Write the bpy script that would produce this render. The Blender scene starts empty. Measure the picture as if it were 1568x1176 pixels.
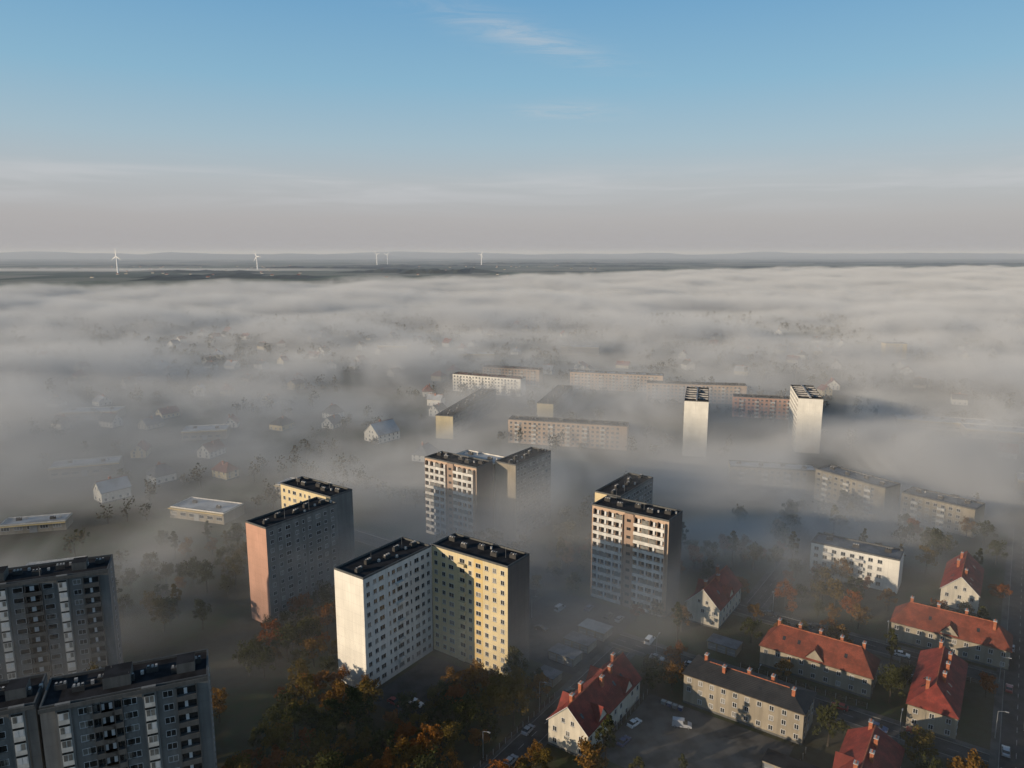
import bpy, math, random
from mathutils import Vector, noise as mn
random.seed(7)
R=math.radians
scene=bpy.context.scene
COL=scene.collection

# ------------------------------------------------------------------ materials
def newmat(name):
    m=bpy.data.materials.new(name); m.use_nodes=True
    nt=m.node_tree; nt.nodes.clear()
    return m,nt
def N(nt,t,**kw):
    n=nt.nodes.new(t)
    for k,v in kw.items(): setattr(n,k,v)
    return n
def setin(nt,sock,val):
    if isinstance(val,(int,float,tuple,list)): sock.default_value=val
    else: nt.links.new(val,sock)
def M(nt,op,a,b=0.0,c=None,clamp=False):
    n=N(nt,'ShaderNodeMath',operation=op); n.use_clamp=clamp
    setin(nt,n.inputs[0],a); setin(nt,n.inputs[1],b)
    if c is not None: setin(nt,n.inputs[2],c)
    return n.outputs[0]
def MR(nt,v,a,b,c,d,smooth=True):
    n=N(nt,'ShaderNodeMapRange'); n.interpolation_type='SMOOTHSTEP' if smooth else 'LINEAR'
    setin(nt,n.inputs['Value'],v)
    n.inputs['From Min'].default_value=a; n.inputs['From Max'].default_value=b
    n.inputs['To Min'].default_value=c; n.inputs['To Max'].default_value=d
    return n.outputs['Result']
def NOISE(nt,vec,scale,detail=3,rough=.55,dist=0):
    n=N(nt,'ShaderNodeTexNoise'); n.inputs['Scale'].default_value=scale
    n.inputs['Detail'].default_value=detail; n.inputs['Roughness'].default_value=rough
    n.inputs['Distortion'].default_value=dist
    nt.links.new(vec,n.inputs['Vector']); return n.outputs['Fac']
def MAPP(nt,vec,scale=(1,1,1),rot=(0,0,0),loc=(0,0,0)):
    n=N(nt,'ShaderNodeMapping'); n.inputs['Scale'].default_value=scale
    n.inputs['Rotation'].default_value=rot; n.inputs['Location'].default_value=loc
    nt.links.new(vec,n.inputs['Vector']); return n.outputs['Vector']
def MIX(nt,f,a,b,mode='MIX'):
    n=N(nt,'ShaderNodeMix',data_type='RGBA',blend_type=mode)
    setin(nt,n.inputs[0],f); setin(nt,n.inputs[6],a if not(isinstance(a,tuple) and len(a)==3) else a+(1,))
    setin(nt,n.inputs[7],b if not(isinstance(b,tuple) and len(b)==3) else b+(1,)); return n.outputs[2]
def surf(nt,col,rough=.8,bump=None,spec=.3,metal=0):
    b=N(nt,'ShaderNodeBsdfPrincipled'); o=N(nt,'ShaderNodeOutputMaterial')
    setin(nt,b.inputs['Base Color'],col+(1,) if isinstance(col,tuple) and len(col)==3 else col)
    setin(nt,b.inputs['Roughness'],rough); b.inputs['Specular IOR Level'].default_value=spec
    b.inputs['Metallic'].default_value=metal
    if bump is not None:
        bn=N(nt,'ShaderNodeBump'); bn.inputs['Strength'].default_value=bump[1]; bn.inputs['Distance'].default_value=bump[2]
        nt.links.new(bump[0],bn.inputs['Height']); nt.links.new(bn.outputs[0],b.inputs['Normal'])
    nt.links.new(b.outputs[0],o.inputs['Surface']); return b
def wallmat(name,col,panel=2.85,dark=.75):
    m,nt=newmat(name); tc=N(nt,'ShaderNodeTexCoord').outputs['Object']
    st=NOISE(nt,MAPP(nt,tc,(1,1,.12)),.9,3)
    big=NOISE(nt,tc,.12,2)
    f=MR(nt,st,.35,.7,0,1); f2=MR(nt,big,.35,.65,0,.6)
    d=tuple(c*dark for c in col)
    c=MIX(nt,f,col,d); c=MIX(nt,f2,c,tuple(c_*.85 for c_ in d))
    if panel:
        sep=N(nt,'ShaderNodeSeparateXYZ'); nt.links.new(tc,sep.inputs[0])
        jz=M(nt,'LESS_THAN',M(nt,'MODULO',sep.outputs[2],panel),.09)
        jx=M(nt,'LESS_THAN',M(nt,'FRACT',M(nt,'DIVIDE',M(nt,'ADD',sep.outputs[0],sep.outputs[1]),3.3)),.03)
        j=M(nt,'MAXIMUM',jz,jx); c=MIX(nt,M(nt,'MULTIPLY',j,.3),c,tuple(c_*.4 for c_ in col))
    surf(nt,c,.9); return m
def plain(name,col,rough=.7,var=.25,sc=.5,spec=.3,metal=0):
    m,nt=newmat(name); tc=N(nt,'ShaderNodeTexCoord').outputs['Object']
    f=MR(nt,NOISE(nt,tc,sc,2),.35,.65,0,1)
    c=MIX(nt,f,col,tuple(c_*(1-var) for c_ in col)); surf(nt,c,rough,spec=spec,metal=metal); return m
def roofmat(name,col):
    m,nt=newmat(name); tc=N(nt,'ShaderNodeTexCoord').outputs['Object']
    f=MR(nt,NOISE(nt,tc,.35,4,.65),.38,.62,0,1); f2=MR(nt,NOISE(nt,tc,3.5,2),.4,.6,0,.6)
    c=MIX(nt,f,col,tuple(c_*.5 for c_ in col)); c=MIX(nt,f2,c,(col[0]*.5,col[1]*.7,col[2]*.8))
    w=N(nt,'ShaderNodeTexWave',wave_type='BANDS',bands_direction='Z'); w.inputs['Scale'].default_value=1.6
    nt.links.new(tc,w.inputs['Vector'])
    surf(nt,c,.75,bump=(w.outputs['Fac'],.5,.05)); return m
MT={}
MT['white']=wallmat('white_render_wall',(.76,.72,.64),dark=.88)
MT['white_u']=wallmat('white_panel_wall',(.62,.61,.58),dark=.85)
MT['cream']=wallmat('cream_wall',(.62,.51,.31),dark=.88)
MT['yellow']=wallmat('yellow_wall',(.62,.46,.21),dark=.88)
MT['pink']=wallmat('pink_wall',(.52,.30,.22),dark=.88)
MT['strip']=wallmat('tan_wall_strip',(.36,.25,.185),dark=.88)
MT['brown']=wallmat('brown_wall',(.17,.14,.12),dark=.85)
MT['salmon']=wallmat('salmon_wall',(.50,.36,.26),dark=.88)
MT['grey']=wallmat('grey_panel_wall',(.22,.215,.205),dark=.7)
MT['dgrey']=wallmat('dark_panel_wall',(.12,.12,.115),dark=.7)
MT['beige']=wallmat('beige_render_wall',(.32,.275,.21),panel=0,dark=.7)
MT['house']=wallmat('house_white_wall',(.56,.51,.42),panel=0,dark=.75)
MT['frame']=plain('window_frame_white',(.62,.62,.62),.5,.1)
MT['balc']=plain('balcony_parapet',(.64,.61,.56),.8,.25,.6)
MT['glass']=plain('window_glass_dark',(.03,.033,.035),.15,.4,1.5,.5)
MT['curtain']=plain('window_curtained',(.22,.21,.19),.3,.4,.8,.5)
MT['bitumen']=plain('roof_bitumen',(.026,.026,.029),.95,.5,.3,.1)
MT['lightroof']=plain('roof_light_membrane',(.38,.39,.40),.8,.35,.15)
MT['vent']=plain('roof_vent_block',(.06,.057,.055),.9,.3)
MT['cap']=plain('roof_vent_cap',(.42,.40,.38),.7,.3)
MT['metal']=plain('galvanised_metal',(.30,.31,.32),.45,.2,metal=.4)
MT['coping']=plain('parapet_coping',(.08,.08,.08),.7,.3)
MT['redroof']=roofmat('red_tile_roof',(.24,.036,.024))
MT['orangeroof']=roofmat('brick_red_tile_roof',(.22,.050,.027))
MT['darkroof']=roofmat('dark_tile_roof',(.035,.032,.032))
MT['greyroof']=roofmat('grey_tile_roof',(.14,.14,.15))
MT['brick']=plain('chimney_brick',(.36,.12,.06),.9,.35,2)
MT['asphalt']=plain('asphalt',(.048,.047,.047),.9,.45,.25,.15)
MT['paving']=plain('paving',(.09,.084,.076),.9,.5,.2,.15)
MT['kerb']=plain('kerb_concrete',(.18,.175,.165),.9,.3)
MT['mark']=plain('road_paint',(.3,.3,.29),.8,.5,1)
MT['bark']=plain('bark',(.05,.04,.03),.95,.4,2)
MT['tyre']=plain('tyre_rubber',(.02,.02,.02),.8,.2)
MT['lamp']=plain('car_lamp',(.5,.45,.4),.2,.1)
MT['wood']=plain('timber_fence',(.08,.06,.04),.9,.4,1)
def foliage(name,a,b,c3):
    m,nt=newmat(name); tc=N(nt,'ShaderNodeTexCoord').outputs['Object']
    oi=N(nt,'ShaderNodeObjectInfo').outputs['Random']
    f=MR(nt,NOISE(nt,tc,.9,2),.35,.65,0,1)
    c=MIX(nt,f,a,b); c=MIX(nt,MR(nt,oi,.45,1,0,1),c,c3)
    d=N(nt,'ShaderNodeBsdfDiffuse'); t=N(nt,'ShaderNodeBsdfTranslucent'); mx=N(nt,'ShaderNodeMixShader'); mx.inputs[0].default_value=.25
    nt.links.new(c,d.inputs[0]); nt.links.new(c,t.inputs[0]); nt.links.new(d.outputs[0],mx.inputs[1]); nt.links.new(t.outputs[0],mx.inputs[2])
    o=N(nt,'ShaderNodeOutputMaterial'); nt.links.new(mx.outputs[0],o.inputs['Surface']); return m
MT['leafg']=foliage('foliage_olive',(.065,.068,.022),(.036,.038,.014),(.14,.095,.024))
MT['leafo']=foliage('foliage_autumn',(.21,.115,.025),(.13,.066,.018),(.22,.070,.018))
MT['leafd']=foliage('foliage_far',(.042,.048,.024),(.06,.042,.02),(.04,.04,.024))

# ------------------------------------------------------------------ mesh builder
class MB:
    def __init__(s): s.v=[];s.f=[];s.m=[];s.mats=[]
    def mi(s,k):
        if k not in s.mats: s.mats.append(k)
        return s.mats.index(k)
    def poly(s,pts,k):
        b=len(s.v); s.v+= [tuple(p) for p in pts]; s.f.append(tuple(range(b,b+len(pts)))); s.m.append(s.mi(k))
    def hexa(s,p,k,kt=None,ks=None):
        b=len(s.v); s.v+=[tuple(q) for q in p]; i=s.mi(k)
        for n_,q in enumerate([(3,2,1,0),(4,5,6,7),(0,1,5,4),(1,2,6,5),(2,3,7,6),(3,0,4,7)]):
            s.f.append(tuple(b+j for j in q)); s.m.append(s.mi(kt) if (n_==1 and kt) else i)
    def box(s,x0,x1,y0,y1,z0,z1,k,kt=None):
        s.hexa([(x0,y0,z0),(x1,y0,z0),(x1,y1,z0),(x0,y1,z0),(x0,y0,z1),(x1,y0,z1),(x1,y1,z1),(x0,y1,z1)],k,kt)
    def cyl(s,p0,p1,r0,r1,k,n=8):
        p0=Vector(p0);p1=Vector(p1);d=(p1-p0).normalized()
        a=d.orthogonal().normalized(); c=d.cross(a); b=len(s.v); i=s.mi(k)
        for p,r in((p0,r0),(p1,r1)):
            for j in range(n):
                t=2*math.pi*j/n; s.v.append(tuple(p+a*math.cos(t)*r+c*math.sin(t)*r))
        for j in range(n):
            s.f.append((b+j,b+(j+1)%n,b+n+(j+1)%n,b+n+j)); s.m.append(i)
        s.f.append(tuple(b+n+j for j in range(n))); s.m.append(i)
        s.f.append(tuple(b+n-1-j for j in range(n))); s.m.append(i)
    def mesh(s,name):
        me=bpy.data.meshes.new(name); me.from_pydata(s.v,[],s.f)
        for k in s.mats: me.materials.append(MT[k])
        me.polygons.foreach_set('material_index',s.m); me.update(); return me
    def build(s,name,loc=(0,0,0),rot=0):
        o=bpy.data.objects.new(name,s.mesh(name)); o.location=loc; o.rotation_euler=(0,0,rot); COL.objects.link(o); return o
GA=R(-35)
cu,su=math.cos(GA),math.sin(GA)
def W(u,n,z=0): return (u*cu-n*su, u*su+n*cu, z)
RECTS=[]
def reg(x,y,ang,L,D): RECTS.append((x,y,math.cos(ang),math.sin(ang),L,D))
def clear(x,y,m=2.5):
    for (a,b,c,s_,L,D) in RECTS:
        dx,dy=x-a,y-b; lx=dx*c+dy*s_; ly=-dx*s_+dy*c
        if -m<lx<L+m and -m<ly<D+m: return False
    return True

def facebox(mb,face,L,D,s0,s1,z0,z1,d0,d1,k):
    if face=='S': mb.box(s0,s1,-d1,-d0,z0,z1,k)
    if face=='N': mb.box(s0,s1,D+d0,D+d1,z0,z1,k)
    if face=='W': mb.box(-d1,-d0,s0,s1,z0,z1,k)
    if face=='E': mb.box(L+d0,L+d1,s0,s1,z0,z1,k)
rg=random.Random(3)
def window(mb,face,L,D,s,z,w,h,panes=2,simple=False):
    g='curtain' if rg.random()<.22 else 'glass'
    facebox(mb,face,L,D,s-w/2,s+w/2,z,z+h,.0,.04,'frame')
    t=.08; pw=(w-t)/panes
    for i in range(panes):
        a=s-w/2+t+i*pw
        facebox(mb,face,L,D,a,a+pw-t,z+t,z+h-t,.035,.055,g)
    if not simple: facebox(mb,face,L,D,s-w/2-.06,s+w/2+.06,z-.1,z,.0,.14,'metal')
def cols(mb,face,L,D,cl,z0,n,p,h=1.4,off=.95,simple=False,skip=0):
    for (s,w) in cl:
        for i in range(n):
            if skip and rg.random()<skip: continue
            window(mb,face,L,D,s,z0+i*p+off,w,h,panes=3 if w>1.9 else 2 if w>.9 else 1,simple=simple)
def flatroof(mb,L,D,H,k='bitumen',par='dgrey',vents=5,cap=True):
    t=.3
    mb.box(0,L,0,t,H,H+.6,par,'coping'); mb.box(0,L,D-t,D,H,H+.6,par,'coping')
    mb.box(0,t,t,D-t,H,H+.6,par,'coping'); mb.box(L-t,L,t,D-t,H,H+.6,par,'coping')
    mb.poly([(t,t,H+.05),(L-t,t,H+.05),(L-t,D-t,H+.05),(t,D-t,H+.05)],k)
    r=random.Random(int(L*10+H+D*7+vents))
    along=L>D; LL=max(L,D); DD=min(L,D)
    def bx(a0,a1,b0,b1,z0,z1,kk,kt=None):
        if along: mb.box(a0,a1,b0,b1,z0,z1,kk,kt)
        else: mb.box(b0,b1,a0,a1,z0,z1,kk,kt)
    for i in range(vents):
        a=LL*(i+.5)/vents+r.uniform(-.5,.5); b=DD*(.42 if i%2 else .6)
        bx(a-1.1,a+1.1,b-.5,b+.5,H+.05,H+1.15,'vent','coping'); 
        for q in (-.7,.1,.8): bx(a+q-.2,a+q+.2,b-.3,b+.3,H+1.15,H+1.5,'cap' if r.random()<.5 else 'vent','cap')
        if r.random()<.5:
            c=a+r.uniform(1.8,2.3); bx(c,c+.6,b+1.4,b+2.0,H+.05,H+.8,'cap')
    for i in range(max(1,vents//2)):
        a=r.uniform(2,LL-2); b=r.uniform(1.5,DD-1.5)
        p=(a,b,H) if along else (b,a,H); mb.cyl(p,(p[0],p[1],H+r.uniform(2.5,4.5)),.05,.03,'metal',5)

# ---------- tower block
def block(name,loc,ang,L,D,n,p,body,faces,roof='bitumen',extra=None,vents=5,mat_faces=None,par='dgrey'):
    H=n*p+1.2; mb=MB()
    mf=mat_faces or {}
    for face,pts in {'S':[(0,0),(L,0)],'E':[(L,0),(L,D)],'N':[(L,D),(0,D)],'W':[(0,D),(0,0)]}.items():
        (x0,y0),(x1,y1)=pts
        mb.poly([(x0,y0,0),(x1,y1,0),(x1,y1,H),(x0,y0,H)],mf.get(face,body))
    flatroof(mb,L,D,H,roof,par,vents)
    for face,cl in faces.items(): cols(mb,face,L,D,cl,.6,n,p)
    if extra: extra(mb,L,D,H,n,p)
    reg(loc[0],loc[1],ang,L,D)
    return mb.build(name,(loc[0],loc[1],0),ang)
P=2.95; NS=11
colsA=[(1.6,1.3),(4.2,1.3),(6.6,1.9),(9.6,.7),(11.4,1.3),(13.8,2.2),(16.6,1.3),(18.5,.7),(21,1.9),(23.6,1.3),(26,1.3)]
colsW=[(2,1.3),(5,1.3),(8,1.9),(11.5,1.3),(14,.8),(16.5,1.3),(20,1.9),(23,1.3),(26,1.3)]
xa,ya,_=W(-150,128)
def exA(mb,L,D,H,n,p):
    for i in range(n):
        if i%2: facebox(mb,'E',L,D,12.6,15.1,.6+i*p,1.5+i*p,.06,.9,'balc')
    facebox(mb,'S',L,D,L-.25,L,0,H,.0,.06,'balc')
block('apartment_tower_block',(xa,ya),GA,11.5,27.5,NS,P,'white_u',{'E':colsA,'W':colsW},extra=exA,mat_faces={'S':'white'})
def exB(mb,L,D,H,n,p):
    facebox(mb,'S',L,D,16.0,19.2,0,H,0.0,.03,'yellow')
    for i in range(n): facebox(mb,'S',L,D,10.5,13.0,.6+i*p,.6+i*p+1.0,.06,1.0,'cream')
xb,yb,_=W(-138.9,156.3)
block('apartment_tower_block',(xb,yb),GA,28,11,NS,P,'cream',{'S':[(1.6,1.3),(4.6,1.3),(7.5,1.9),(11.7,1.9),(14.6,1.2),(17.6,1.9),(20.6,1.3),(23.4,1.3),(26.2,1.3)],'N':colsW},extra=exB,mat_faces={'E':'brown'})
xc,yc,_=W(-201.4,136)
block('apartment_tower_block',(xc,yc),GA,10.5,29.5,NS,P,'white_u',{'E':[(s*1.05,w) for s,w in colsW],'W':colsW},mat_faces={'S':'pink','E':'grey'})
xc,yc,_=W(-225.4,168.3)
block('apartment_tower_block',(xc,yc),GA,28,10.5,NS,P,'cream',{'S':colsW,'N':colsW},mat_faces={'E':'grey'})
def exBal(mb,L,D,H,n,p):
    for i in range(n):
        z=.6+i*p
        for a,b in((1.0,12.3),(16.4,L-1.0)):
            facebox(mb,'S',L,D,a,b,z-.12,z,.0,1.25,'balc')
            facebox(mb,'S',L,D,a,b,z,z+1.05,1.15,1.25,'balc')
            facebox(mb,'S',L,D,a,b,z+1.05,z+2.4,.0,.05,'glass')
            k=a
            while k<b+.1:
                kk=min(k,b-.12)
                facebox(mb,'S',L,D,kk,kk+.12,z,z+2.83,.05,1.15,'salmon'); k+=(b-a)/4
            for q in range(4):
                w=(b-a)/4; c=a+w*q+w*.5
                facebox(mb,'S',L,D,c-.35,c+.35,z+.1,z+2.4,.05,.09,'frame')
                if rg.random()<.22: facebox(mb,'S',L,D,a+w*q+.2,a+w*(q+1)-.1,z+1.0,z+2.6,1.12,1.16,'curtain')
    facebox(mb,'S',L,D,12.7,16.0,0,H,0,.5,'strip')
    for i in range(n):
        facebox(mb,'S',L,D,13.6,15.1,1.3+i*p,2.3+i*p,.5,.54,'glass')
xd,yd,_=W(-204.9,227.3)
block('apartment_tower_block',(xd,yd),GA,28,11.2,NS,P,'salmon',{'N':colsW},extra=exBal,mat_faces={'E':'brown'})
xd,yd,_=W(-176.4,239.6)
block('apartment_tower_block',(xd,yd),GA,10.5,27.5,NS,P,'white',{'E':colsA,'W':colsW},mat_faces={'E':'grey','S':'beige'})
xd,yd,_=W(-199.5,239.2)
block('apartment_tower_block',(xd,yd),GA,22.5,11,NS,P-.1,'beige',{'N':colsW[:7]},roof='lightroof',par='balc',vents=2)
xe,ye,_=W(-116.8,215.6)
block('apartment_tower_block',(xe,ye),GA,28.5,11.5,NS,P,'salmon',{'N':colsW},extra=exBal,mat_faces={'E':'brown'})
xe,ye,_=W(-122.8,228.5)
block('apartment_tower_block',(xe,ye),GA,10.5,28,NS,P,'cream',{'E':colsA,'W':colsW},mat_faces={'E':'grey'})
AL=R(22)
def exL(stairs):
    def f(mb,L,D,H,n,p):
        for s in stairs:
            facebox(mb,'S',L,D,s-1.3,s+1.3,0,H+.8,0,.7,'grey')
            facebox(mb,'S',L,D,s-.95,s+.95,1,H-1,.7,.76,'balc')
            for i in range(n):
                for q in(-.42,.42): facebox(mb,'S',L,D,s+q-.34,s+q+.34,1.6+i*p,2.9+i*p,.76,.79,'frame' if rg.random()<.55 else 'curtain')
                facebox(mb,'S',L,D,s-.95,s+.95,3.05+i*p,3.5+i*p,.76,.80,'glass')
        for s in [q-6.8 for q in stairs]+[q+6.8 for q in stairs]:
            if s<2 or s>L-2: continue
            for i in range(n):
                z=.6+i*p
                facebox(mb,'S',L,D,s-1.9,s+1.9,z-.1,z+1.0,.0,1.0,'dgrey')
                facebox(mb,'S',L,D,s-1.9,s+1.9,z+1.0,z+2.4,.0,.04,'glass')
                facebox(mb,'S',L,D,s-.5,s+.1,z+1.0,z+2.3,.04,.1,'frame')
                facebox(mb,'S',L,D,s-1.9,s-1.8,z+1.0,z+2.8,.0,1.0,'dgrey'); facebox(mb,'S',L,D,s+1.8,s+1.9,z+1.0,z+2.8,.0,1.0,'dgrey')
        facebox(mb,'S',L,D,0,L,H-.2,H+.6,.8,1.0,'dgrey')
        mb.box(L*.35,L*.35+5,3,8,H,H+2.4,'dgrey','bitumen'); mb.box(L*.8,L*.8+3.5,3.5,7.5,H,H+2.2,'dgrey','bitumen')
    return f
def Lc(st,L):
    out=[]
    for s in st:
        for q in(-3.3,3.3,-10.3,10.3):
            if 1.5<s+q<L-1: out.append((s+q,1.9))
    return out
block('grey_apartment_block',(-90.8,127.2),AL,30,11,NS,P,'grey',{'S':Lc([4,19],30),'E':[(5.5,1.2)]},extra=exL([4,19]),vents=7)
block('grey_apartment_block',(-118.6,118.4),AL,28,11,NS,P,'grey',{'S':Lc([11,25],28)},extra=exL([11,25]),vents=6)
block('grey_apartment_block',(-154.4,172.8),AL,46,11,NS,P,'grey',{'S':Lc([7,21,35],46),'E':[(5.5,1.2)]},extra=exL([7,21,35]),vents=9)

A2=R(-15)
def exF(mb,L,D,H,n,p):
    for q in range(1,6): mb.box(.3,L-.3,D*q/6-.3,D*q/6+.3,H+.05,H+.9,'cap')
    mb.box(L/2-.4,L/2+.4,.3,D-.3,H+.05,H+1.0,'cap')
fc=[(3+3.6*i,1.7) for i in range(12)]
for x,y in((102.7,427),(173.8,435)):
    block('slab_apartment_tower',(x,y),A2,14,46,NS,P,'white',{'W':fc,'E':fc},extra=exF,vents=4)
def slab(x,y,L,D,ang,body,rf='bitumen',n=5,name='low_rise_apartment_block',gm=None):
    def ex(mb,L_,D_,H,n_,p):
        if L_>D_:
            s=6
            while s<L_-4:
                for i in range(n_): facebox(mb,'S',L_,D_,s-1.5,s+1.5,.6+i*2.8,1.6+i*2.8,.05,1.0,'balc')
                s+=11
    ll=max(L,D); cl=[(2+3.1*i,1.6) for i in range(int((ll-3)/3.1))]
    fs={'S':cl,'N':cl} if L>D else {'W':cl,'E':cl}
    block(name,(x,y),ang,L,D,n,2.8,body,fs,roof=rf,extra=ex,vents=max(3,int(ll/9)),mat_faces=gm)
slab(-2.5,457.9,76,11,A2,'salmon')
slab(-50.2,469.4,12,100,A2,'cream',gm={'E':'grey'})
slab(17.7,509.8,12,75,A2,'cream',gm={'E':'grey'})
slab(-52.6,638.9,66,11,R(-25),'white','orangeroof')
slab(-27.6,680,56,11,R(-20),'salmon','orangeroof')
slab(52.3,649.5,82,11,R(-15),'salmon','lightroof')
slab(111,592,79,11,R(-10),'salmon')
slab(164.7,534,60,11,A2,'pink')
slab(150,348,36,12,R(-58),'beige',n=5,rf='greyroof')
slab(112,362,42,11,R(-12),'beige','lightroof',n=4)
slab(178,320,30,12,R(-50),'beige',n=4,rf='greyroof')
slab(431,838,24,12,R(-5),'yellow',n=6,rf='lightroof')
xk,yk,_=W(-57.4,279.5)
slab(xk,yk,30,11,GA,'white',n=4,rf='greyroof')

# ------------------------------------------------------------------ houses
def house(name,loc,ang,L,D,eave,rise,wall='house',roof='redroof',axis='y',hip=0,chim=3,dorm=0,st=2,wins=True,seed=0):
    r=random.Random(seed+int(L*13+D)); mb=MB(); o=.45
    for pts in [[(0,0),(L,0)],[(L,0),(L,D)],[(L,D),(0,D)],[(0,D),(0,0)]]:
        (x0,y0),(x1,y1)=pts; mb.poly([(x0,y0,0),(x1,y1,0),(x1,y1,eave),(x0,y0,eave)],wall)
    mb.box(-.03,L+.03,-.03,D+.03,0,.6,'dgrey')
    HR=eave+rise
    def T(p): return p if axis=='y' else (p[1],p[0],p[2])
    Wd,Ln=(L,D) if axis=='y' else (D,L)
    h=hip; ez=eave-o*rise/(Wd/2)
    c=[(-o,-o,ez),(Wd+o,-o,ez),(Wd+o,Ln+o,ez),(-o,Ln+o,ez)]
    r0=(Wd/2,h-(0 if h else o),HR); r1=(Wd/2,Ln-h+(0 if h else o),HR)
    up=lambda p:(p[0],p[1],p[2]+.18)
    for q in ([c[0],r0,r1,c[3]],[c[1],c[2],r1,r0]):
        mb.poly([T(up(p)) for p in q],roof); mb.poly([T(p) for p in q][::-1],'wood')
    for a,b in((c[0],c[3]),(c[1],c[2])): mb.poly([T(a),T(b),T(up(b)),T(up(a))],'wood')
    if h:
        for q in([c[0],c[1],r0],[c[2],c[3],r1]):
            mb.poly([T(up(p)) for p in q],roof)
            mb.poly([T(q[0]),T(q[1]),T(up(q[1])),T(up(q[0]))],'wood')
    else:
        for yy in(0,Ln):
            mb.poly([T((0,yy,eave)),T((Wd,yy,eave)),T((Wd/2,yy,HR))],wall)
            q=-o if yy==0 else Ln+o; rr=r0 if yy==0 else r1
            for e in((-o,q,ez),(Wd+o,q,ez)): mb.poly([T(e),T(rr),T(up(rr)),T(up(e))],'frame')
    a=T((r0[0],r0[1],HR+.2)); b=T((r1[0],r1[1],HR+.2)); mb.cyl(a,b,.14,.14,'brick',6)
    for i in range(chim):
        yy=Ln*(i+.6)/(chim+.2); s=r.choice((-1,1)); xx=Wd/2+s*r.uniform(.8,1.8)
        p=T((xx,yy,0)); mb.box(p[0]-.4,p[0]+.4,p[1]-.6,p[1]+.6,HR-1.6,HR+1.1,'brick')
        mb.box(p[0]-.5,p[0]+.5,p[1]-.7,p[1]+.7,HR+1.1,HR+1.28,'cap')
        for q in(-.3,.3): mb.cyl((p[0],p[1]+q,HR+1.28),(p[0],p[1]+q,HR+1.6),.14,.12,'brick',6)
    for i in range(dorm):
        yy=Ln*(i+.5)/dorm; w=2.6; hd=eave+rise*.62
        for s in(0,1):
            X0=0 if s==0 else Wd; sg=1 if s==0 else -1
            depth=Wd*.5*.62
            A=[T((X0-sg*.02,yy-w,eave-.1)),T((X0-sg*.02,yy+w,eave-.1)),T((X0-sg*.02,yy,hd))]
            mb.poly(A,wall)
            for t in(-1,1):
                e=(X0-sg*.35,yy+t*(w+.3),eave-.25); f=(X0-sg*.35,yy,hd+.2); g=(X0+sg*(depth+.2),yy,hd+.2); 
                mb.poly([T(e),T(f),T(g)],roof)
    if chim>=3:
        sl=rise/(Wd/2)
        for i in range(int(Ln/4.5)):
            if r.random()<.45: continue
            yy=h+1.5+i*4.2
            if yy>Ln-h-2 or abs(yy-Ln/2)<3.5: continue
            for s in(0,1):
                xa_=Wd*.2; xb_=xa_+.9
                za=eave+xa_*sl+.24; zb_=eave+xb_*sl+.24
                if s: xa_,xb_=Wd-xa_,Wd-xb_
                mb.poly([T((xa_,yy,za)),T((xa_,yy+.8,za)),T((xb_,yy+.8,zb_)),T((xb_,yy,zb_))],'glass')
    sh=(eave-.6)/st
    if wins:
        for face,ln in(('S',L),('N',L),('W',D),('E',D)):
            k=max(2,int(ln/3.1))
            for i in range(k):
                for j in range(st):
                    if r.random()<.08: continue
                    window(mb,face,L,D,ln*(i+.5)/k,.9+j*sh+.25,1.15,1.35)
        if not h:
            f=('S','N') if axis=='y' else('W','E')
            for ff in f:
                for q in(-1.3,1.3): window(mb,ff,L,D,(L if axis=='y' else D)/2+q,eave+.6,1,1.2)
    reg(loc[0],loc[1],ang,L,D)
    return mb.build(name,(loc[0],loc[1],0),ang)
def HU(u,n): x,y,_=W(u,n); return (x,y)
house('gabled_tenement_house',HU(-82,218),GA,11,22,7,5.5,'house','redroof','y',chim=3,dorm=1)
house('gabled_tenement_house',HU(-86.3,139),GA,11,29,7,5.3,'house','redroof','y',chim=5,dorm=2,seed=4)
house('dark_roof_tenement_house',HU(-65.5,174.5),GA,31,11,8.6,2.2,'beige','darkroof','x',hip=5,chim=5,st=3)
house('hipped_tenement_house',HU(-54,205),GA,30,11,6.6,5,'beige','orangeroof','x',hip=4,chim=5,dorm=1)
house('hipped_tenement_house',HU(-24.5,243),GA,31,11,6.6,5,'beige','orangeroof','x',hip=4,chim=4,dorm=1,seed=2)
house('hipped_tenement_house',HU(-14.5,198),GA,11,30,6.6,5,'beige','redroof','y',hip=4,chim=5,seed=5)
house('hipped_tenement_house',HU(-24.5,147),GA,11.5,30,6.8,5.2,'house','redroof','y',hip=3,chim=5,dorm=1,seed=9)
house('gabled_tenement_house',HU(-14,277.5),GA,11,26,7,5.3,'house','redroof','y',chim=3,seed=6)
house('gabled_tenement_house',HU(14,318),GA,11,24,7,5.3,'cream','redroof','y',chim=3,seed=7)
house('hipped_tenement_house',HU(16,248),GA,11,26,6.6,5.3,'beige','redroof','y',hip=4,chim=3,seed=8)
def hall(x,y,L,D,ang,h=5,wall='beige',rf='lightroof'):
    mb=MB()
    for (x0,y0),(x1,y1) in [((0,0),(L,0)),((L,0),(L,D)),((L,D),(0,D)),((0,D),(0,0))]:
        mb.poly([(x0,y0,0),(x1,y1,0),(x1,y1,h),(x0,y0,h)],wall)
    flatroof(mb,L,D,h,rf,'balc',vents=max(2,int(max(L,D)/12)))
    for i in range(int(L/5)): window(mb,'S',L,D,2.5+i*5,1.6,3.2,1.6,3)
    mb.box(L*.45,L*.45+3,-.06,0,0,3.4,'metal'); mb.box(-.1,L+.1,-1.0,-.02,h-.5,h-.2,'yellow')
    reg(x,y,ang,L,D); mb.build('commercial_hall',(x,y,0),ang)
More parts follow.
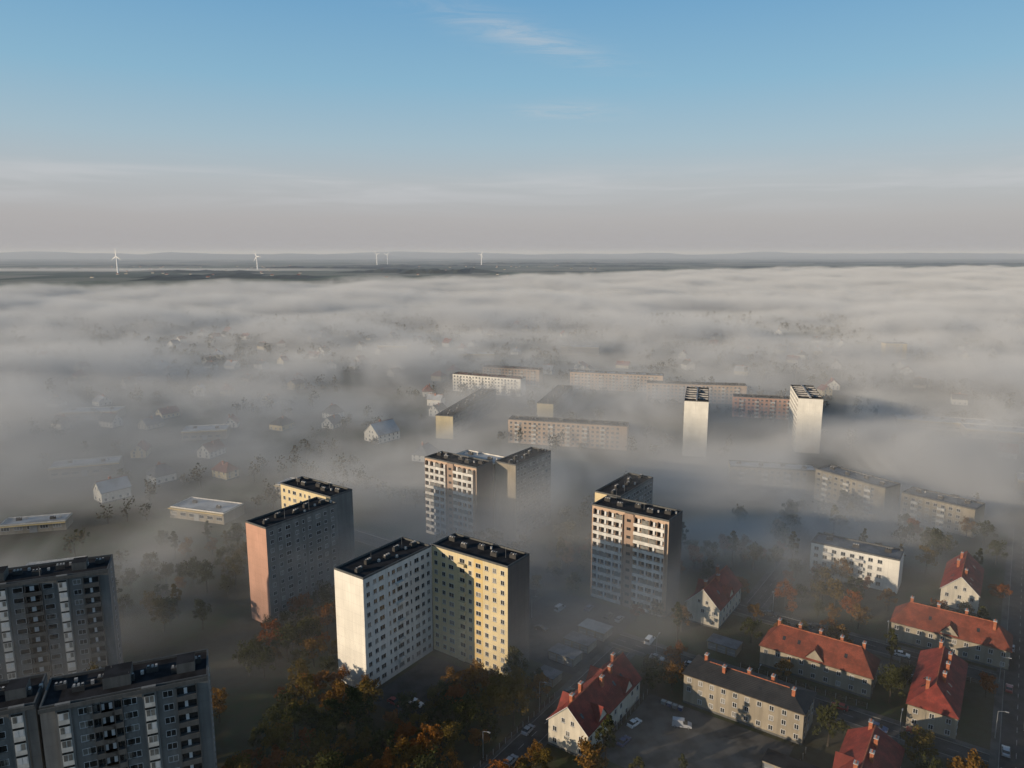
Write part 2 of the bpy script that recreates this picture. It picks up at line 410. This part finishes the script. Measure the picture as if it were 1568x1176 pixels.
for a in [(-158,322,30,14,R(-18),5),(-215,462,28,16,R(12),6),(-222,300,26,10,R(15),4),(-165,890,38,18,R(-8),9),(270,500,60,18,R(-20),6),(300,470,60,18,R(-20),6),
          (252,350,22,14,R(-30),9),(-120,355,26,12,R(-20),5),(-250,380,34,14,R(20),6),(-180,250,20,12,R(20),4),(350,420,50,16,R(-22),6),(-330,520,40,16,R(8),6),(60,880,45,20,R(-12),9),(-60,820,40,14,R(5),8)]:
    hall(*a)
house('large_white_house',(-96,462),R(-40),14,18,6,6.5,'white','lightroof','y',chim=1)
rr=random.Random(21)
hn=0
for i in range(420):
    if hn>=160: break
    s=rr.random()
    if s<.6: x=rr.uniform(-600,-55); y=rr.uniform(330,1100)
    elif s<.8: x=rr.uniform(-60,420); y=rr.uniform(720,1300)
    else: x=rr.uniform(210,620); y=rr.uniform(380,1000)
    y=round(y/38)*38+rr.uniform(-5,5)
    if not clear(x,y,13) : continue
    ang=R(rr.choice((-22,68,12,-35,55)))+rr.uniform(-.08,.08)
    house('suburban_house',(x,y),ang,rr.uniform(8,11),rr.uniform(9,14),rr.uniform(3.4,6),rr.uniform(3,4.8),
          rr.choice(('house','white','cream','white','white')),rr.choice(('redroof','orangeroof','darkroof','greyroof','darkroof','lightroof')),
          'y',hip=rr.choice((0,0,0,3)),chim=1,st=rr.choice((1,2)),seed=i)
    hn+=1

# ------------------------------------------------------------------ sheds / garages
def garage(u,n,L,D,h,rf,k):
    mb=MB()
    mb.hexa([(0,0,0),(L,0,0),(L,D,0),(0,D,0),(0,0,h),(L,0,h),(L,D,h*.88),(0,D,h*.88)],'beige')
    mb.hexa([(-.2,-.3,h+.003),(L+.2,-.3,h+.003),(L+.2,D+.2,h*.88+.003),(-.2,D+.2,h*.88+.003),(-.2,-.3,h+.15),(L+.2,-.3,h+.15),(L+.2,D+.2,h*.88+.15),(-.2,D+.2,h*.88+.15)],rf)
    w=L/k
    for i in range(k):
        mb.box(i*w+.3,(i+1)*w-.3,-.05,0,0,2.1,'metal'); mb.box(i*w+.3,(i+1)*w-.3,-.08,-.05,1.0,1.06,'frame')
    x,y,_=W(u,n); reg(x,y,GA,L,D); mb.build('garage_row',(x,y,0),GA)
garage(-107,172,8.5,5.5,2.6,'greyroof',3); garage(-107,181,8.5,5.5,2.6,'greyroof',3); garage(-107,190,9,6,2.8,'metal',3)
garage(-104,160,6,5,2.5,'greyroof',2); garage(-70,205,9,5.5,2.6,'greyroof',3); garage(-40,160,12,5,2.6,'bitumen',4)

# ------------------------------------------------------------------ roads
def strip(mb,u0,u1,n0,n1,z,k):
    mb.poly([W(u0,n0,z),W(u1,n0,z),W(u1,n1,z),W(u0,n1,z)],k)
def road(name,u0,u1,n0,n1,along):
    mb=MB(); strip(mb,u0,u1,n0,n1,.012,'asphalt')
    def bx(a0,a1,b0,b1,z,k):
        c=[W(a0,b0),W(a1,b0),W(a1,b1),W(a0,b1)]
        mb.hexa([(p[0],p[1],.0) for p in c]+[(p[0],p[1],z) for p in c],k)
    if along=='u':
        for a,b in((n0-.18,n0),(n1,n1+.18)): bx(u0,u1,a,b,.14,'kerb')
        for a,b in((n0-2.0,n0-.18),(n1+.18,n1+2.0)): bx(u0,u1,a,b,.12,'paving')
        s=u0+1
        while s<u1: strip(mb,s,s+2.5,(n0+n1)/2-.07,(n0+n1)/2+.07,.018,'mark'); s+=6
    else:
        for a,b in((u0-.18,u0),(u1,u1+.18)): bx(a,b,n0,n1,.14,'kerb')
        for a,b in((u0-2.0,u0-.18),(u1+.18,u1+2.0)): bx(a,b,n0,n1,.12,'paving')
        s=n0+1
        while s<n1: strip(mb,(u0+u1)/2-.07,(u0+u1)/2+.07,s,s+2.5,.018,'mark'); s+=6
    mb.build(name)
road('street',-95.8,3.8,191,197,'u'); road('street',5.8,12.5,60,380,'n'); road('street',-94,-88.5,60,188.8,'n')
road('street',-85,3.8,233,239,'u'); road('street',-69,-64,241.2,400,'n'); road('street',-240,-160,205,211,'u')
mb=MB(); strip(mb,-74.5,-36,142,173,.016,'paving'); strip(mb,-130,-96.2,168.5,212,.016,'asphalt'); strip(mb,-52,-4,219,229,.016,'paving'); strip(mb,-150,-130.2,168.5,205,.016,'paving')
strip(mb,-137,-118,126,153,.016,'asphalt'); mb.build('paved_courtyard')

# ------------------------------------------------------------------ cars
CARC={'car_white':(.62,.62,.62),'car_silver':(.30,.31,.33),'car_black':(.02,.02,.022),'car_red':(.22,.02,.02),'car_blue':(.03,.05,.13)}
for k,c in CARC.items():
    m,nt=newmat(k+'_paint'); b=surf(nt,c,.3,spec=.5); b.inputs['Coat Weight'].default_value=.4; MT[k]=m
def carmesh(paint,van=False):
    mb=MB(); L,Wd=(5.0,1.95) if van else (4.3,1.76); w=Wd/2
    prof=[(-L/2,.35),(-L/2,.85),(-L/2+.1,1.0),(-L/2+.9,1.05),(L/2-1.2,1.0),(L/2-.15,.78),(L/2,.6),(L/2,.35)]
    if van: prof=[(-L/2,.4),(-L/2,1.1),(-L/2+.05,1.25),(-L/2+.9,1.25),(L/2-1.0,1.2),(L/2-.1,.9),(L/2,.7),(L/2,.4)]
    n=len(prof)
    for i in range(n-1):
        (x0,z0),(x1,z1)=prof[i],prof[i+1]; t0=.08 if z0>.8 else 0; t1=.08 if z1>.8 else 0
        mb.poly([(x0,-w+t0,z0),(x0,w-t0,z0),(x1,w-t1,z1),(x1,-w+t1,z1)],paint)
    for s in(-1,1):
        mb.poly([(x,s*(w-(.08 if z>.8 else 0)),z) for x,z in prof],paint)
    mb.poly([(-L/2,-w,.35),(L/2,-w,.35),(L/2,w,.35),(-L/2,w,.35)],'tyre')
    zb,zt=(1.2,2.05) if van else (1.0,1.45)
    xb=(-L/2+.03,L/2-1.05) if van else (-L/2+.35,L/2-1.2); xt=(-L/2+.15,L/2-1.9) if van else (-L/2+.95,L/2-2.0)
    wb,wt=w-.1,w-.25
    B=[(xb[0],-wb,zb),(xb[1],-wb,zb),(xb[1],wb,zb),(xb[0],wb,zb)]; T=[(xt[0],-wt,zt),(xt[1],-wt,zt),(xt[1],wt,zt),(xt[0],wt,zt)]
    mb.hexa(B+T,'glass',paint)
    mb.box(xt[0]-.02,xt[1]+.02,-wt-.01,wt+.01,zt,zt+.04,paint)
    for x in ((xb[0]+xb[1])/2,): 
        for s in(-1,1): mb.cyl((x,s*(wb+.01),zb),(x,s*(wt+.01),zt),.05,.05,paint,4)
    if van:
        for s in(-1,1): mb.hexa([(xb[0],s*wb,zb),(0.4,s*wb,zb),(0.4,s*(wb+.02),zb),(xb[0],s*(wb+.02),zb),(xt[0],s*wt,zt),(0.2,s*wt,zt),(0.2,s*(wt+.02),zt),(xt[0],s*(wt+.02),zt)],paint)
    for x in(-L/2+.8,L/2-.85):
        for s in(-1,1): mb.cyl((x,s*(w-.2),.32),(x,s*(w+.01),.32),.32,.32,'tyre',12); mb.cyl((x,s*(w+.01),.32),(x,s*(w+.02),.32),.19,.19,'metal',8)
    for s in(-1,1): mb.box(L/2-.04,L/2+.02,s*w*.75-.16,s*w*.75+.16,.62,.74,'lamp'); mb.box(-L/2-.02,-L/2+.02,s*w*.8-.12,s*w*.8+.12,.8,.95,'brick')
    return mb.mesh('car_body_'+paint)
CM={k:carmesh(k) for k in CARC}; VM=carmesh('car_white',True); VM2=carmesh('car_silver',True)
rc=random.Random(5)
def car(u,n,a,van=False,col=None):
    me=rc.choice((VM,VM2)) if van else CM[col or rc.choice(list(CARC)+['car_black','car_silver'])]
    o=bpy.data.objects.new('parked_van' if van else 'parked_car',me); o.location=W(u,n,.02); o.rotation_euler=(0,0,GA+R(a)+rc.uniform(-.05,.05)); COL.objects.link(o)
for u,n,a,v in [(-61.7,164.4,20,True),(-80,190.2,0,False),(-86,198.2,90,True),(-70,192.2,0,False),(-62,192.2,0,False),(-48,192.2,0,False),(-30,195.8,180,False),(-12,195.8,180,False),(-20,192.2,0,False),
    (-90,150,90,False),(-93,160,90,False),(-93,140,90,False),(-90,128,90,False),(-72,158,80,False),(-71,150,85,False),(-55,146,10,False),(-47,152,5,False),(-42,222,90,False),(-38,222,90,False),(-30,223,90,False),(-16,222,90,False),
    (7,190,90,False),(7,200,90,False),(11.3,214,-90,False),(7,232,90,False),(11.3,180,-90,True),(-100,205,90,False),(-104,205,90,False),(-112,206,90,False),(-120,200,90,True),(-118,185,0,False),(-121,178,0,False),(-118,172,0,False),(-60,237.5,0,False),(-45,237.5,0,False),(-20,234.5,0,False),(-121,145,90,False),(-124,132,0,False),(-129,129,0,False),(7,160,90,False),(11.3,150,-90,False),(7,258,90,False)]:
    car(u,n,a,v)
for u in (-142,-139,-136,-133): car(u,180,90)
lm=MB(); lm.cyl((0,0,0),(0,0,7.6),.1,.06,'metal',8); lm.cyl((0,0,0),(0,0,.7),.14,.13,'metal',8); lm.cyl((0,0,7.6),(1.6,0,8.1),.05,.04,'metal',6); lm.box(1.4,2.2,-.14,.14,8.02,8.18,'metal'); lm.box(1.5,2.1,-.1,.1,7.98,8.02,'lamp')
LM=lm.mesh('street_lamp_mesh')
for u,n,a in [(-80,189.5,90),(-50,189.5,90),(-15,189.5,90),(4.6,205,0),(4.6,235,0),(4.6,170,0),(-96,150,0),(-96,125,0),(-60,240.3,-90),(-25,240.3,-90),(-125,190,0),(-145,185,0)]:
    o=bpy.data.objects.new('street_lamp',LM); o.location=W(u,n); o.rotation_euler=(0,0,GA+R(a)); COL.objects.link(o)
wb=MB()
for i in range(4):
    x=i*1.6; wb.hexa([(x+.1,.1,.15),(x+1.2,.1,.15),(x+1.2,.9,.15),(x+.1,.9,.15),(x,0,1.15),(x+1.3,0,1.15),(x+1.3,1,1.15),(x,1,1.15)],'car_blue' if i%2 else 'metal')
    wb.hexa([(x,0,1.153),(x+1.3,0,1.153),(x+1.3,1,1.153),(x,1,1.153),(x+.15,.2,1.35),(x+1.15,.2,1.35),(x+1.15,.8,1.35),(x+.15,.8,1.35)],'cap')
wb.build('waste_containers',W(-70,170),GA)
def fence(u0,n0,u1,n1):
    mb=MB(); L=math.hypot(u1-u0,n1-n0); k=int(L/2.5)
    for i in range(k+1): mb.box(i*L/k-.06,i*L/k+.06,-.06,.06,0,1.7,'metal')
    for z in(.3,.8,1.3): mb.box(0,L,.065,.095,z,z+.28,'wood')
    mb.build('garden_fence',W(u0,n0),GA+math.atan2(n1-n0,u1-u0))
fence(-74.8,138,-74.8,172); fence(-95,120,-95,156); fence(-58,200,-24,200); fence(-33,150,-33,172); fence(-110,155.5,-97,155.5); fence(-20,230,3,230)

# ------------------------------------------------------------------ trees
def treemesh(name,leaf,seed,h=10,rad=3.6,clumps=26,per=60,ls=.33):
    r=random.Random(seed); mb=MB()
    z0=h*.28; top=Vector((r.uniform(-.3,.3),r.uniform(-.3,.3),h*.72))
    mid=Vector((r.uniform(-.2,.2),r.uniform(-.2,.2),z0))
    mb.cyl((0,0,-.1),mid,.26,.19,'bark',7); mb.cyl(mid,top,.19,.07,'bark',6)
    for c in range(clumps):
        a=r.uniform(0,6.283); t=r.random()**.6; el=r.uniform(-.5,1)
        c0=Vector((math.cos(a)*rad*t*(1-.35*max(0,el)),math.sin(a)*rad*t*(1-.35*max(0,el)),h*.62+el*h*.34))
        if c<9:
            s=mid.lerp(top,r.uniform(0,.8)); mb.cyl(s,s.lerp(c0,.85),.08,.03,'bark',4)
        cr=r.uniform(.7,1.45)*rad/3.6
        for l in range(per):
            d=Vector((r.gauss(0,1),r.gauss(0,1),r.gauss(0,.75))).normalized()*cr*(r.random()**.4)
            p=c0+d; q=Vector((r.gauss(0,1),r.gauss(0,1),r.gauss(0,1))).normalized(); e=q.orthogonal().normalized(); f=q.cross(e)
            s=ls*r.uniform(.6,1.3)
            mb.poly([p+e*s,p+f*s*.6,p-e*s,p-f*s*.6],leaf)
    return mb.mesh(name)
TM=[treemesh('t_g1','leafg',1,11,4),treemesh('t_g2','leafg',2,13,4.2,30),treemesh('t_o1','leafo',3,10,3.7),treemesh('t_o2','leafo',4,8,3,20),treemesh('t_g3','leafg',5,9,3.4),treemesh('t_p','leafg',6,15,2.0,24)]
rt=random.Random(11); placed=[]
def onroad(x,y):
    u=x*cu+y*su; n=-x*su+y*cu
    return (189<n<199 and u>-98 and u<13) or (3<u<15) or (-96.5<u<-86 and n<190) or (231<n<241 and u>-85)or(-74<u<-37 and 143<n<172)or(-130<u<-96 and 168<n<212)or(-137<u<-118 and 126<n<153)
def scatter(x0,x1,y0,y1,cnt,kinds,mind=4.5):
    k=0;t=0
    while k<cnt and t<cnt*12:
        t+=1; x=rt.uniform(x0,x1); y=rt.uniform(y0,y1)
        if not clear(x,y,3.5) or onroad(x,y): continue
        if any((x-a)**2+(y-b)**2<mind**2 for a,b in placed): continue
        placed.append((x,y)); k+=1
        o=bpy.data.objects.new('deciduous_tree',TM[rt.choice(kinds)]); s=rt.uniform(.6,1.05); o.location=(x,y,0); o.scale=(s,s,s*rt.uniform(.85,1.1)); o.rotation_euler=(0,0,rt.uniform(0,6.28)); COL.objects.link(o)
scatter(-62,8,140,188,85,(0,2,1,2,4,4,3)); scatter(-78,-42,190,235,36,(0,1,2,4)); scatter(-125,-75,148,180,34,(0,1,2,4))
scatter(15,150,135,280,95,(0,2,3,4,4,5,2)); scatter(-20,60,205,290,26,(0,1,2)); scatter(-150,-95,215,290,34,(0,1,2,4,5)); scatter(-40,10,240,285,18,(0,1,4))
scatter(100,220,210,330,50,(0,1,2,5,4))
def farmass(name,items,cards=72,seed=1):
    r=random.Random(seed); mb=MB()
    for (x,y,h,w) in items:
        mb.cyl((x,y,0),(x,y,h*.5),.25,.12,'bark',4)
        cl=[(r.gauss(0,.38)*w,r.gauss(0,.38)*w,h*r.uniform(.35,.85)) for _ in range(7)]
        for i in range(cards):
            c=cl[i%7]; p=Vector((x+c[0]+r.gauss(0,.28)*w,y+c[1]+r.gauss(0,.28)*w,max(.6,c[2]+r.gauss(0,.09)*h)))
            q=Vector((r.gauss(0,1),r.gauss(0,1),r.gauss(0,1))).normalized(); e=q.orthogonal().normalized(); f=q.cross(e); s=r.uniform(.6,1.1)*w*.22
            mb.poly([p+e*s,p+f*s*.75,p-e*s,p-f*s*.75],'leafd')
    mb.build(name)
items=[];rf=random.Random(8)
tries=0
while len(items)<1700 and tries<20000:
    tries+=1
    x=rf.uniform(-900,1000); y=rf.uniform(260,1400)
    if abs(x)>y*.8: continue
    if mn.noise(Vector((x/70,y/70,3)))<.02+ (0.1 if y<500 else 0): continue
    if not clear(x,y,4) or onroad(x,y): continue
    items.append((x,y,rf.uniform(6,15),rf.uniform(2.6,4.4)))
for row in range(30):
    x=rf.uniform(-600,500); y=rf.uniform(300,1100); a=rf.choice((R(-35),R(-20),R(15),R(70)))
    for i in range(14):
        xx=x+math.cos(a)*i*8; yy=y+math.sin(a)*i*8
        if clear(xx,yy,4): items.append((xx,yy,rf.uniform(8,13),3))
farmass('distant_trees',items)

# ------------------------------------------------------------------ ground
m,nt=newmat('ground_surface'); tc=N(nt,'ShaderNodeTexCoord').outputs['Object']
n1=MR(nt,NOISE(nt,tc,.03,3),.4,.6,0,1); n2=MR(nt,NOISE(nt,tc,.4,3),.35,.65,0,1)
near=MIX(nt,n1,(.034,.048,.017),(.06,.053,.035)); near=MIX(nt,M(nt,'MULTIPLY',n2,.6),near,(.048,.035,.018))
vo=N(nt,'ShaderNodeTexVoronoi'); vo.inputs['Scale'].default_value=.0028; nt.links.new(MAPP(nt,tc,(1,.55,1),(0,0,.4)),vo.inputs['Vector'])
sp=N(nt,'ShaderNodeSeparateColor'); nt.links.new(vo.outputs['Color'],sp.inputs[0])
fld=MIX(nt,sp.outputs[0],(.12,.14,.10),(.24,.22,.18)); fld=MIX(nt,MR(nt,sp.outputs[1],.6,.7,0,1),fld,(.08,.095,.07))
sx=N(nt,'ShaderNodeSeparateXYZ'); nt.links.new(tc,sx.inputs[0])
c=MIX(nt,MR(nt,sx.outputs[1],900,1800,0,1),near,fld); surf(nt,c,.95,spec=.1); MT['ground']=m
g=MB(); S=60000; g.poly([(-S,-20000,0),(S,-20000,0),(S,S,0),(-S,S,0)],'ground'); g.build('ground')
MT['wood_far']=plain('far_woodland',(.045,.055,.042),.95,.4,.01)
MT['hill']=plain('far_hill_land',(.07,.08,.065),.95,.4,.0006)
def ridge(name,x0,x1,y,depth,h,seg,k,rough,seed,taper=True):
    mb=MB(); n=int((x1-x0)/seg); rows=4; ix=mb.mi(k)
    for j in range(rows+1):
        pr=[0,.75,1,.8,0][j]
        for i in range(n+1):
            t=i/n; x=x0+(x1-x0)*t; e=min(1,6*min(t,1-t)) if taper else 1
            nz=mn.fractal(Vector((x*rough,seed*3.1,j*.35)),1,2,5)
            mb.v.append((x,y+depth*j/rows+mn.noise(Vector((x*rough*.5,seed,0)))*depth*.6,max(.0,h*pr*e*(.62+.5*nz))-.1))
    for j in range(rows):
        for i in range(n):
            a=j*(n+1)+i; mb.f.append((a,a+1,a+n+2,a+n+1)); mb.m.append(ix)
    mb.build(name)
ridge('distant_hill',-22000,-2500,19000,5000,200,150,'hill',.0004,1)
ridge('distant_hill',-9000,14000,22000,5000,205,150,'hill',.0003,2)
ridge('distant_hill',6000,30000,21000,5000,190,150,'hill',.0004,3)
rr=random.Random(4)
ridge('distant_woodland',-1150,-60,4700,260,30,14,'wood_far',.012,5)
ridge('distant_woodland',-700,-250,4500,150,36,12,'wood_far',.012,15)
for i in range(24):
    y=rr.uniform(3300,10500); w=rr.uniform(400,1800)*y/6000; x=rr.uniform(-.72,.72)*y
    if x>-.05*y and y<5900: y+=3200
    ridge('distant_woodland',x-w/2,x+w/2,y,rr.uniform(120,400),rr.uniform(14,24),16,'wood_far',.012,20+i)
mb=MB()
for i in range(110):
    y=rr.uniform(3600,7500); x=rr.gauss(rr.choice((-.33,.05,-.5,-.1))*y,260)
    if x>0 and y<5600: continue
    w=rr.uniform(4,7); l=rr.uniform(5,10); h=rr.uniform(4,6)
    mb.box(x-l,x+l,y-w,y+w,0,h,'house'); 
    k=rr.choice(('redroof','darkroof'))
    mb.poly([(x-l,y-w,h),(x+l,y-w,h),(x+l,y,h+4),(x-l,y,h+4)],k); mb.poly([(x-l,y+w,h),(x-l,y,h+4),(x+l,y,h+4),(x+l,y+w,h)],k)
    for s in(-l,l): mb.poly([(x+s,y-w,h),(x+s,y+w,h),(x+s,y,h+4)],'house')
mb.build('distant_village')
MT['turb']=plain('turbine_white',(.85,.85,.85),.4,.03)
for i,(x,y,hh) in enumerate([(-2420,4540,105),(-1960,5700,100),(-1475,8100,115),(-1370,8150,110),(-337,8200,110)]):
    mb=MB(); mb.cyl((0,0,0),(0,0,hh),5.0,3.0,'turb',12); mb.box(-3,3,-4,6,hh-3,hh+3,'turb'); mb.cyl((0,-4,hh),(0,-7,hh),2.8,1,'turb',8)
    for k in range(3):
        a=R(90+120*k+i*23); d=Vector((math.cos(a),0,math.sin(a))); q=Vector((-d.z,0,d.x)); c0=Vector((0,-5.6,hh)); L=52
        pts=[c0+q*1.4,c0+d*9+q*3.2,c0+d*L,c0+d*9-q*1.8,c0-q*1.4]
        mb.poly(pts,'turb'); mb.poly([p+Vector((0,.9,0)) for p in pts],'turb')
    mb.build('wind_turbine',(x,y,0),R(-20))

# ------------------------------------------------------------------ fog (real volume)
def volmesh(name,poly,z0,z1,mat):
    n=len(poly); v=[(x,y,z0) for x,y in poly]+[(x,y,z1) for x,y in poly]
    f=[tuple(range(n-1,-1,-1)),tuple(range(n,2*n))]+[(i,(i+1)%n,n+(i+1)%n,n+i) for i in range(n)]
    me=bpy.data.meshes.new(name); me.from_pydata(v,[],f); me.materials.append(mat); o=bpy.data.objects.new(name,me); COL.objects.link(o); return o
fm,nt=newmat('valley_fog'); tc=N(nt,'ShaderNodeTexCoord').outputs['Object']
sx=N(nt,'ShaderNodeSeparateXYZ'); nt.links.new(tc,sx.inputs[0]); X,Y,Z=sx.outputs
nl=NOISE(nt,MAPP(nt,tc,(.8,1.15,0)),.005,0,.5)
ztop=MR(nt,nl,.25,.75,20,48,False)
hz=M(nt,'MULTIPLY',M(nt,'SUBTRACT',ztop,Z),1/23,clamp=True)
cl=NOISE(nt,MAPP(nt,tc,(1,1.15,1.5),(0,0,.4)),.0125,3,.62,.8)
cl=MR(nt,cl,.35,.67,.15,2.15)
dd=M(nt,'SUBTRACT',Y,M(nt,'MULTIPLY',X,.2))
mk=MR(nt,dd,145,310,.08,1)
gx=M(nt,'DIVIDE',M(nt,'SUBTRACT',X,175),115); gy=M(nt,'DIVIDE',M(nt,'SUBTRACT',Y,352),58)
gg=M(nt,'EXPONENT',M(nt,'MULTIPLY',M(nt,'ADD',M(nt,'MULTIPLY',gx,gx),M(nt,'MULTIPLY',gy,gy)),-1))
mk=M(nt,'ADD',mk,M(nt,'MULTIPLY',gg,3.0))
den=M(nt,'MULTIPLY',M(nt,'MULTIPLY',hz,cl),M(nt,'MULTIPLY',mk,.0108))
vs=N(nt,'ShaderNodeVolumeScatter'); vs.inputs['Color'].default_value=(1.0,.985,.965,1); vs.inputs['Anisotropy'].default_value=-.1
nt.links.new(den,vs.inputs['Density']); o=N(nt,'ShaderNodeOutputMaterial'); nt.links.new(vs.outputs[0],o.inputs['Volume'])
fm.cycles.volume_step_rate=.09
poly=[(-2800,110),(2800,110),(4600,2500),(4700,5700),(3836,5390),(3000,5150),(2100,5000),(1312,4500),(700,4000),(350,3500),(-231,3030),(-600,2720),(-1047,2385),(-1300,2250),(-1498,2105),(-2000,1900),(-2800,1700)]
volmesh('fog_bank',poly,.3,48,fm)
hm,nt=newmat('distance_haze'); vs=N(nt,'ShaderNodeVolumeScatter'); vs.inputs['Color'].default_value=(.50,.56,.68,1); vs.inputs['Density'].default_value=.00011
o=N(nt,'ShaderNodeOutputMaterial'); nt.links.new(vs.outputs[0],o.inputs['Volume'])
volmesh('distance_haze',[(-30000,1900),(30000,1900),(50000,40000),(-50000,40000)],1,210,hm)
mm,nt=newmat('far_mist'); vs=N(nt,'ShaderNodeVolumeScatter'); vs.inputs['Density'].default_value=.0020
o=N(nt,'ShaderNodeOutputMaterial'); nt.links.new(vs.outputs[0],o.inputs['Volume'])
volmesh('far_mist',[(-4800,4950),(-2500,4900),(-900,5150),(-1500,5400),(-3500,5600),(-5200,5500)],.5,18,mm)

# ------------------------------------------------------------------ sun, sky
SD=Vector((-.899,-.438,0)).normalized(); EL=R(12)
sd=Vector((SD.x*math.cos(EL),SD.y*math.cos(EL),math.sin(EL)))
l=bpy.data.lights.new('sun','SUN'); l.energy=5.0; l.angle=R(.5); l.color=(1,.82,.60)
so=bpy.data.objects.new('sun',l); so.rotation_euler=sd.to_track_quat('Z','Y').to_euler(); so.location=(-300,-200,300); COL.objects.link(so)
w=bpy.data.worlds.new('World'); scene.world=w; w.use_nodes=True; nt=w.node_tree; nt.nodes.clear()
sky=N(nt,'ShaderNodeTexSky',sky_type='NISHITA'); sky.sun_disc=False; sky.sun_elevation=EL; sky.sun_rotation=math.atan2(SD.x,SD.y)%(2*math.pi)
sky.altitude=120; sky.air_density=1; sky.dust_density=1.5; sky.ozone_density=1.5
tc=N(nt,'ShaderNodeTexCoord').outputs['Generated']
sx=N(nt,'ShaderNodeSeparateXYZ'); nt.links.new(tc,sx.inputs[0]); X,Y,Z=sx.outputs
zc=M(nt,'MAXIMUM',Z,.02); px=M(nt,'DIVIDE',X,zc); py=M(nt,'DIVIDE',Y,zc)
cb=N(nt,'ShaderNodeCombineXYZ'); nt.links.new(px,cb.inputs[0]); nt.links.new(py,cb.inputs[1])
rp=N(nt,'ShaderNodeValToRGB'); nt.links.new(Z,rp.inputs[0]); el=rp.color_ramp.elements
stops=[(0,(.38,.37,.39)),(.045,(.43,.415,.425)),(.09,(.455,.48,.505)),(.14,(.37,.495,.575)),(.21,(.25,.455,.61)),(.31,(.155,.36,.58)),(.55,(.12,.22,.36)),(1,(.08,.14,.24))]
while len(el)<len(stops): el.new(.5)
for e,(p_,c_) in zip(el,stops): e.position=p_; e.color=c_+(1,)
sc=N(nt,'ShaderNodeVectorMath',operation='SCALE'); nt.links.new(rp.outputs[0],sc.inputs[0]); sc.inputs['Scale'].default_value=10.6
skym=MIX(nt,.88,sky.outputs[0],sc.outputs[0])
def gauss(cx,cy,dx,dy,ls,lq):
    a=M(nt,'SUBTRACT',px,cx); b=M(nt,'SUBTRACT',py,cy)
    s=M(nt,'ADD',M(nt,'MULTIPLY',a,dx),M(nt,'MULTIPLY',b,dy)); q=M(nt,'SUBTRACT',M(nt,'MULTIPLY',a,dy),M(nt,'MULTIPLY',b,dx))
    e=M(nt,'ADD',M(nt,'POWER',M(nt,'DIVIDE',M(nt,'ABSOLUTE',s),ls),2),M(nt,'POWER',M(nt,'DIVIDE',M(nt,'ABSOLUTE',q),lq),2))
    return M(nt,'EXPONENT',M(nt,'MULTIPLY',e,-1))
g1=gauss(.1,3.7,.655,.755,.6,.16); g2=gauss(.4,5.5,.9,.43,.35,.3)
wn=MR(nt,NOISE(nt,MAPP(nt,cb.outputs[0],(1,2.2,1),(0,0,-.85)),2.4,5,.68,1.0),.32,.72,0,1)
m1=M(nt,'MULTIPLY',M(nt,'ADD',g1,M(nt,'MULTIPLY',g2,.8)),wn)
zb=M(nt,'EXPONENT',M(nt,'MULTIPLY',M(nt,'POWER',M(nt,'DIVIDE',M(nt,'ABSOLUTE',M(nt,'SUBTRACT',Z,.085)),.024),2),-1))
bn=MR(nt,NOISE(nt,MAPP(nt,tc,(2.2,2.2,26)),1.5,3,.6,.4),.42,.7,0,1)
m2=M(nt,'MULTIPLY',M(nt,'MULTIPLY',zb,bn),.5)
cm=M(nt,'ADD',M(nt,'MULTIPLY',m1,.5),m2,clamp=True)
c=MIX(nt,cm,skym,(5.8,5.9,6.1))
bg=N(nt,'ShaderNodeBackground'); bg.inputs[1].default_value=.1; nt.links.new(c,bg.inputs[0])
o=N(nt,'ShaderNodeOutputWorld'); nt.links.new(bg.outputs[0],o.inputs[0])
# camera
cd=bpy.data.cameras.new('camera'); cd.sensor_width=36; cd.lens=25.7; cd.clip_end=90000; cd.clip_start=1
co=bpy.data.objects.new('camera',cd); co.location=(0,0,120); co.rotation_euler=(R(79.9),0,0); COL.objects.link(co); scene.camera=co
scene.view_settings.view_transform='Standard'; scene.view_settings.look='None'; scene.view_settings.exposure=0
